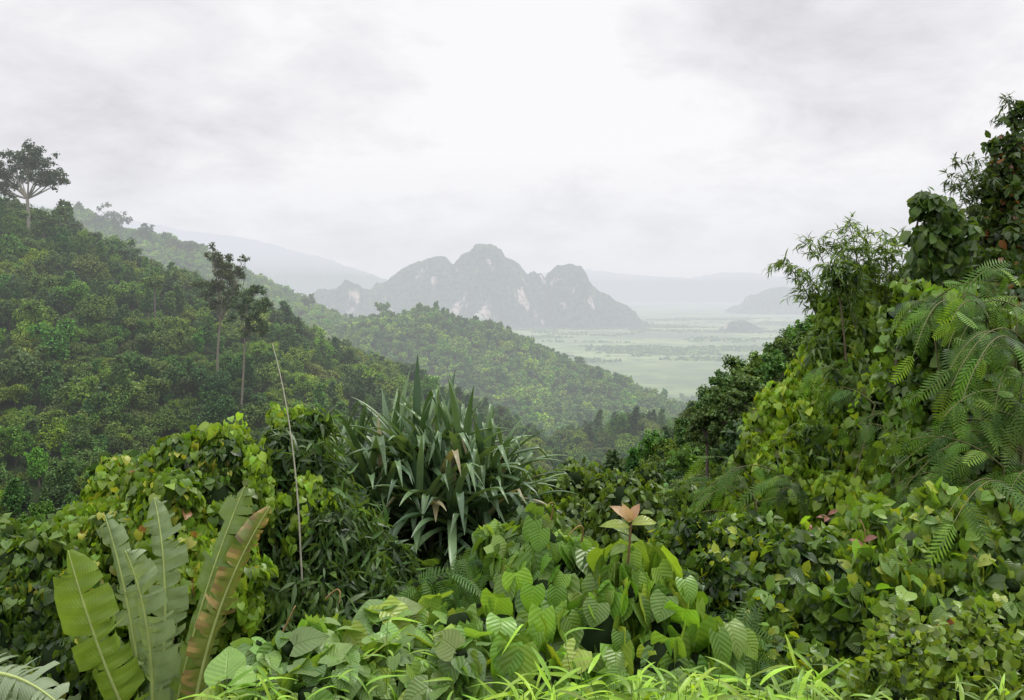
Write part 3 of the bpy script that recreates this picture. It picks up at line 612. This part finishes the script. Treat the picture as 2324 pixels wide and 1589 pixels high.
# pandanus ---------------------------------------------------------------
r=root('pandanus',(*S(980,1400,11)[:2],float(H(*S(980,1400,11)[:2]))),'large screw pine with stiff sword-shaped leaf rosettes','plant')
t=Acc();a=Acc();bb=np.array(r.location)
heads=[(835,1095,11.2,1),(890,1085,11.6,1.05),(945,1065,11.3,1.05),(1000,1080,11.5,1),(1050,1090,11.1,1.0),(1100,1110,11.2,.95),(1135,1135,11.4,.8),(870,1160,10.8,.9),(950,1180,10.7,.9),(1025,1180,10.6,1.0),(1090,1200,10.8,.9),(812,1050,11.7,.75),(990,1130,10.9,1),(1140,1170,11,.8)]
for (ha,hb,hd,hs) in heads:
    h0=S(ha,hb+25,hd);tube(t,curvy(bb+rng.normal(size=3)*C(.3,.3,0),h0,.08,9),np.linspace(.09,.06,9),C(.14,.12,.08),0,8)
    for q in range(32):
        az=q*2.39996;el=math.radians(rng.uniform(32,84) if q>8 else rng.uniform(-15,25))
        L=hs*rng.uniform(1.0,1.5)*(1.1 if el>.6 else .95)
        d0=C(math.cos(az)*math.cos(el),math.sin(az)*math.cos(el),math.sin(el))
        n=13;pts=[h0+C(0,0,rng.uniform(0,.15))];d=d0.copy();kink=rng.random()<.5;kp=rng.integers(7,11)
        for i in range(n-1):
            pts.append(pts[-1]+d*L/(n-1));d=nrmz(d+C(0,0,-1)*(.05+.085*i/n*(1.5-abs(d[2]))))
            if kink and i==kp: d=nrmz(d*C(1,1,.1)+C(0,0,-1.0))
        pts=np.array(pts);s=np.linspace(0,1,n);w=.060*hs*np.interp(s,[0,.1,.7,1],[.8,1,.85,.05])
        T=nrmz(np.gradient(pts,axis=0));side=nrmz(np.cross(T,C(0,0,1))+1e-4);up=np.cross(side,T)
        V=np.stack([pts-side*w[:,None]+up*w[:,None]*.6,pts,pts+side*w[:,None]+up*w[:,None]*.6],1).reshape(-1,3)
        Q=np.array([(i*3+j,i*3+j+1,i*3+j+4,i*3+j+3) for i in range(n-1) for j in range(2)])
        tt=rng.random();col=C(.045,.095,.042)*(1-tt)+C(.165,.26,.115)*tt
        if rng.random()<.03: col=C(.28,.25,.14)
        a.add(V,Q,col,None,0)
t.obj('trunk',[M_bark],r);a.obj('leaf_rosette',[M_pan],r)

# banana -----------------------------------------------------------------
def banana_leaf(parent,base,mid,tip,W,face,light,dark,tear=.2,dry=0,seed=0,name='leaf',lab=None):
    g=np.random.default_rng(seed);n=60
    pts=bez(np.array(base),np.array(mid),np.array(tip),n);T=nrmz(np.gradient(pts,axis=0))
    face=np.asarray(face,float)
    a=Acc()
    wf=lambda s:W*np.interp(s,[0,.06,.2,.5,.8,.92,.97,1],[.25,.65,.92,1,.92,.7,.42,.1])
    for sg in (-1,1):
        dro=g.uniform(.1,.4);ang=.22;nj=1.
        for j in range(n-1):
            s0=j/(n-1);s1=(j+1)/(n-1)
            torn=g.random()<tear
            if torn: dro=g.uniform(.0,1.6);nj=g.uniform(.82,1.06);ang=.18+g.normal()*.16;gap=g.uniform(.05,.7)**1.4
            else: nj=1+(nj-1)*.96;gap=0
            V=[];U=[]
            for k in range(7):
                f=k/6
                for (p,tg,s,e) in ((pts[j],T[j],s0,gap),(pts[j+1],T[j+1],s1,0.0)):
                    w=wf(s)*nj
                    nn2=nrmz(face-(face@tg)*tg);sd2=np.cross(tg,nn2)*sg
                    q=p+sd2*w*f*math.cos(dro*f*.9)+tg*w*f*ang-nn2*w*(dro*f*f*.8-.18*f*(1-f))+tg*e*f*f*W*.3+nn2*w*.02*math.sin(s*90+f*3)
                    V.append(q);U.append((f*sg,s,0))
            Q=np.array([(2*k,2*k+1,2*k+3,2*k+2) for k in range(6)])
            col=np.tile(np.array(dark)+(np.array(light)-np.array(dark))*g.uniform(.6,1),(14,1))
            if dry>0:
                ff=np.repeat(np.linspace(0,1,7),2);m=np.clip((ff-(1-dry)+g.normal()*.3)*3,0,1)[:,None]
                col=col*(1-m)+C(.36,.27,.12)*g.uniform(.4,1.3)*m
            a.add(np.array(V),Q,col,np.array(U),0)
    tube(a,pts+nrmz(face)*.004,np.linspace(.017,.004,n),C(.32,.42,.14),0,6)
    o=a.obj(name,[M_ban],parent)
    if lab:o['label']=lab
bd=6.4
bc=S(330,1760,bd);rb=root('banana_plant',(bc[0],bc[1],float(H(bc[0],bc[1]))),'banana plant with torn upright paddle leaves','plant')
t=Acc();tube(t,curvy(np.array(rb.location),bc+C(0,0,.3),.02),np.linspace(.13,.09,7),C(.12,.14,.05),0,12);t.obj('stem',[M_bark],rb)
lt=(.19,.29,.04);dk=(.12,.20,.03);gl=(.22,.30,.15);gd=(.14,.21,.085)
banana_leaf(rb,S(340,1720,6.2),S(240,1560,6.0),S(155,1250,6.1),.25,(.15,-1,.25),lt,dk,.16,0,1)
banana_leaf(rb,S(345,1740,6.2),S(365,1420,6.1),S(285,1250,6.2),.18,(-.5,-.85,.25),gl,gd,.36,0,2)
banana_leaf(rb,S(350,1700,6.7),S(400,1350,6.8),S(350,1130,7.0),.2,(.25,-.9,.4),gl,gd,.4,0,3)
banana_leaf(rb,S(330,1650,6.9),S(300,1350,7.0),S(238,1170,7.1),.17,(-.2,-.9,.4),gl,gd,.4,0,4)
banana_leaf(rb,S(380,1740,6.4),S(420,1430,6.5),S(556,1105,6.8),.21,(-.3,-.9,.2),(.16,.24,.06),(.10,.16,.04),.3,0,5)
banana_leaf(rb,S(420,1760,6.3),S(450,1400,6.3),S(612,1150,6.6),.15,(.7,-.7,.1),(.19,.23,.06),(.12,.16,.04),.6,.5,6,lab='dried brown-edged leaf')
bc2=S(-120,1700,5);rb2=root('banana_plant',(bc2[0],bc2[1],float(H(bc2[0],bc2[1]))),'low banana plant with drooping shredded leaves','plant')
t=Acc();tube(t,curvy(np.array(rb2.location),bc2,.02),np.linspace(.1,.07,7),C(.12,.14,.05),0,10);t.obj('stem',[M_bark],rb2)
banana_leaf(rb2,S(-140,1560,5),S(0,1480,5),S(135,1600,4.8),.2,(.1,-.5,.9),(.22,.29,.16),(.14,.19,.09),.4,0,8)
banana_leaf(rb2,S(-120,1640,5),S(-20,1540,4.9),S(70,1640,4.7),.17,(.1,-.5,.9),(.2,.27,.14),(.14,.19,.09),.4,0,9)

# red-tipped sapling -----------------------------------------------------
sp=S(1425,1290,3.6);rs=root('red_tipped_sapling',(sp[0],sp[1],float(H(sp[0],sp[1]))),'sapling with salmon pink young leaves at its tip','sapling')
t=Acc();tip=S(1432,1190,3.6);tube(t,curvy(np.array(rs.location),tip,.03,9),np.linspace(.010,.005,9),C(.16,.10,.05),0,7);t.obj('stem',[M_bark],rs)
T_ob=leaf_tpl('ellip',9,4,.45,.35)
def lv(lst,nm,parent,mat=M_big):
    a=Acc()
    for (p,q,nv,w,c) in lst:
        p=np.array(p);q=np.array(q);L=np.linalg.norm(q-p)
        place(a,T_ob,p[None],(q-p)[None],nrmz(C(*nv))[None],np.array([L]),C(*c)[None])
    return a.obj(nm,[mat],parent)
d=3.6
lv([(S(1432,1184,d),S(1402,1144,d),(.6,-1,.5),1,(.48,.33,.20)),(S(1432,1184,d),S(1446,1144,d),(-.7,-1,.3),1,(.46,.28,.18)),(S(1430,1186,d),S(1421,1155,d-.03),(0,-1,.4),1,(.48,.35,.20))],'young_leaf',rs)
lv([(S(1434,1192,d),S(1490,1170,d+.03),(0,-.5,1),1,(.28,.34,.06)),(S(1430,1198,d),S(1372,1174,d),(0,-.5,1),1,(.24,.32,.05)),(S(1428,1215,d),S(1380,1172,d+.1),(0,-.6,1),1,(.19,.28,.05)),
 (S(1425,1240,d),S(1385,1255,d-.05),(0,-.6,1),1,(.16,.25,.05)),(S(1428,1230,d),S(1460,1218,d+.1),(0,-.5,1),1,(.15,.24,.05))],'leaf',rs)
# small reddish shrub top
for (a0,b0,dd) in [(1880,1170,8),(1842,1200,8),(1960,1230,6)]:
    c=S(a0,b0,dd);rr=root('red_tipped_sapling',(c[0],c[1],float(H(c[0],c[1]))),'small shrub with pinkish red new leaves','sapling')
    t=Acc();tube(t,curvy(np.array(rr.location),c,.03),np.linspace(.015,.006,7),C(.12,.09,.05));t.obj('stem',[M_bark],rr)
    L=[]
    for q in range(9):
        dr=nrmz(C(rng.normal(),rng.normal()*.6,rng.uniform(-.1,1.1)));L.append((c+C(0,0,-.02*q),c+C(0,0,-.02*q)+dr*.11,(0,-.6,1),1,(.36,.17,.13) if q<3 else (.08,.13,.035)))
    lv(L,'leaf',rr)

# foreground bamboo grass -------------------------------------------------
def grass(label,a0,a1,b0,b1,d0,d1,ns,size,dark,light):
    c=S((a0+a1)/2,1600,(d0+d1)/2);r=root('bamboo_grass',(c[0],c[1],float(H(c[0],c[1]))),label,'grass')
    t=Acc();a=Acc();P=[];AX=[]
    for i in range(ns):
        dd=rng.uniform(d0,d1);e=S(rng.uniform(a0,a1),b0+(b1-b0)*rng.random()**.7,dd);g0=e+C(rng.normal()*.15,rng.normal()*.1,0)
        g0[2]=H(g0[0],g0[1]);pts=bez(g0,g0*.2+e*.8+C(0,0,.1),e,8);tube(t,pts,np.linspace(.003,.001,8),C(.14,.2,.04),0,4)
        for w in np.linspace(.66,1,7):
            k=w*7;k0=min(int(k),6);P.append(pts[k0]+(pts[k0+1]-pts[k0])*(k-k0));an=rng.random()*6.28
            AX.append(C(math.cos(an),math.sin(an)*.8,rng.uniform(-.1,1.1)))
    P=np.array(P);AX=np.array(AX);m=len(P)
    place(a,T_lan6,P,AX,nrmz(C(0,-.3,1)+rng.normal(size=(m,3))*.3),size*rng.uniform(.6,1.2,m),shade(m,dark,light,rng.random(m)))
    t.obj('stalk',[M_bark],r);a.obj('blade',[M_leaf],r)
grass('bright green bamboo grass with slender pointed blades',1150,1850,1500,1640,2.1,2.7,110,.11,(.09,.15,.015),(.22,.33,.02))
grass('yellow green grass tufts among broad leaves',450,1150,1500,1660,2.6,3.2,40,.11,(.08,.14,.015),(.18,.28,.02))
grass('fine grass blades growing over low shrubs',1750,2330,1530,1660,2.2,2.9,55,.10,(.08,.13,.02),(.19,.27,.02))
grass('few pale grass blades poking through broad leaves',850,1300,1400,1560,3.2,3.5,28,.11,(.09,.16,.015),(.21,.33,.02))

# dry leaning cane ---------------------------------------------------------
a=Acc();p0=S(690,1330,8.6);g0=C(p0[0]+.1,p0[1],float(H(p0[0],p0[1])))
rc=root('dry_cane',g0,'thin dry leaning cane rising from undergrowth','cane')
tube(a,np.vstack([g0[None],bez(S(682,1250,8.3),S(672,970,8.3),S(618,780,8.6),18)]),np.linspace(.010,.004,19),C(.42,.40,.31),0,6);a.obj('stalk',[M_bark],rc)
# curly vine tendrils
for (a0,b0,dd,a1,b1) in [(640,1440,3.6,665,1385),(1320,1230,3.9,1290,1215),(740,1360,4.2,770,1370),(1250,1180,5,1240,1150),(1950,1180,6,1960,1290),(2210,1260,5.6,2220,1400),(2060,1270,5.6,2070,1380)]:
    a=Acc();p=S(a0,b0,dd);q=S(a1,b1,dd-.1);rt=root('vine_tendril',p,'curling brownish vine tendril among leaves','vine')
    tube(a,bez(p,(p+q)/2+C(.06,0,.12),q,12),np.linspace(.006,.002,12),C(.25,.17,.07),0,5);a.obj('stem',[M_bark],rt)

# ---------------------------------------------------------------- sky, sun, camera
sd=nrmz(C(.45,.35,.85))
w=bpy.data.worlds.new('World');scene.world=w;w.use_nodes=True;nt=w.node_tree;N=nt.nodes;L=nt.links;N.clear()
sky=N.new('ShaderNodeTexSky');sky.sky_type='NISHITA';sky.sun_disc=False;sky.sun_elevation=math.asin(sd[2]);sky.sun_rotation=math.atan2(sd[0],sd[1])
b1=N.new('ShaderNodeBackground');b1.inputs[1].default_value=.1;L.new(sky.outputs[0],b1.inputs[0])
tc=N.new('ShaderNodeTexCoord');sp_=N.new('ShaderNodeSeparateXYZ');L.new(tc.outputs['Generated'],sp_.inputs[0])
zc=mth(nt,'MAXIMUM',sp_.outputs[2],0.)
den=mth(nt,'ADD',zc,.42)
cb=N.new('ShaderNodeCombineXYZ');L.new(mth(nt,'DIVIDE',sp_.outputs[0],den),cb.inputs[0]);L.new(mth(nt,'DIVIDE',sp_.outputs[1],den),cb.inputs[1])
L.new(mth(nt,'MULTIPLY',zc,1.2),cb.inputs[2])
def nzv(scale,detail,off,rough=.5,dist=.4):
    mp=N.new('ShaderNodeMapping');mp.inputs['Location'].default_value=off;mp.inputs['Scale'].default_value=(.9,1,1);L.new(cb.outputs[0],mp.inputs[0])
    n=N.new('ShaderNodeTexNoise');n.inputs['Scale'].default_value=scale;n.inputs['Detail'].default_value=detail;n.inputs['Roughness'].default_value=rough;n.inputs['Distortion'].default_value=dist
    L.new(mp.outputs[0],n.inputs['Vector']);return n.outputs[0]
n1=nzv(1.5,7,(5.1,1.2,0),.52,.25);n2=nzv(4.4,6,(7,2,4),.6,.2)
v=mth(nt,'ADD',mth(nt,'MULTIPLY',n1,.6),mth(nt,'MULTIPLY',n2,.4))
def patch(dirv,r,amt):
    dv=N.new('ShaderNodeVectorMath');dv.operation='DISTANCE';L.new(tc.outputs['Generated'],dv.inputs[0]);dv.inputs[1].default_value=tuple(nrmz(C(*dirv)))
    return mth(nt,'MULTIPLY',mth(nt,'SUBTRACT',1.,mth(nt,'DIVIDE',dv.outputs['Value'],r),clamp=True),amt)
v=mth(nt,'ADD',v,patch((.36,1,.36),.22,-.30));v=mth(nt,'ADD',v,patch((-.50,1,.24),.22,-.07));v=mth(nt,'ADD',v,patch((.62,1,.33),.18,-.13));v=mth(nt,'ADD',v,patch((.08,1,.25),.42,.05));v=mth(nt,'ADD',v,patch((-.68,1,.34),.3,.05))
cr=N.new('ShaderNodeValToRGB');L.new(v,cr.inputs[0])
e=cr.color_ramp.elements;e[0].position=.28;e[0].color=(.63,.625,.66,1);e[1].position=.54;e[1].color=(.98,.97,.985,1)
q=e.new(.42);q.color=(.83,.82,.85,1)
hz=mth(nt,'MULTIPLY',mth(nt,'SUBTRACT',.17,zc),6.,clamp=True)
ccol=mixc(nt,mth(nt,'MULTIPLY',hz,.85),cr.outputs[0],(.80,.82,.87))
b2=N.new('ShaderNodeBackground');L.new(ccol,b2.inputs[0])
# overcast sky: zenith luminance is roughly three times the horizon's
zb=mth(nt,'MULTIPLY',mth(nt,'SUBTRACT',zc,.40),1.67,clamp=True)
L.new(mth(nt,'MULTIPLY_ADD',zb,2.,1.),b2.inputs[1])
mx=N.new('ShaderNodeMixShader');mx.inputs[0].default_value=.97;L.new(b1.outputs[0],mx.inputs[1]);L.new(b2.outputs[0],mx.inputs[2])
o=N.new('ShaderNodeOutputWorld');L.new(mx.outputs[0],o.inputs[0])
sl=bpy.data.lights.new('sun','SUN');sl.energy=1.5;sl.angle=math.radians(12);sl.color=(1,.97,.88)
so=bpy.data.objects.new('sun',sl);so.rotation_euler=Vector(sd).to_track_quat('Z','Y').to_euler();scene.collection.objects.link(so)
cd=bpy.data.cameras.new('camera');cd.sensor_width=36;cd.lens=36/(2324*K);cd.shift_y=-.0581;cd.clip_end=60000;cd.clip_start=.1
co=bpy.data.objects.new('camera',cd);co.rotation_euler=(math.radians(90),0,0);scene.collection.objects.link(co);scene.camera=co
scene.view_settings.view_transform='Standard';scene.view_settings.look='None';scene.view_settings.exposure=0
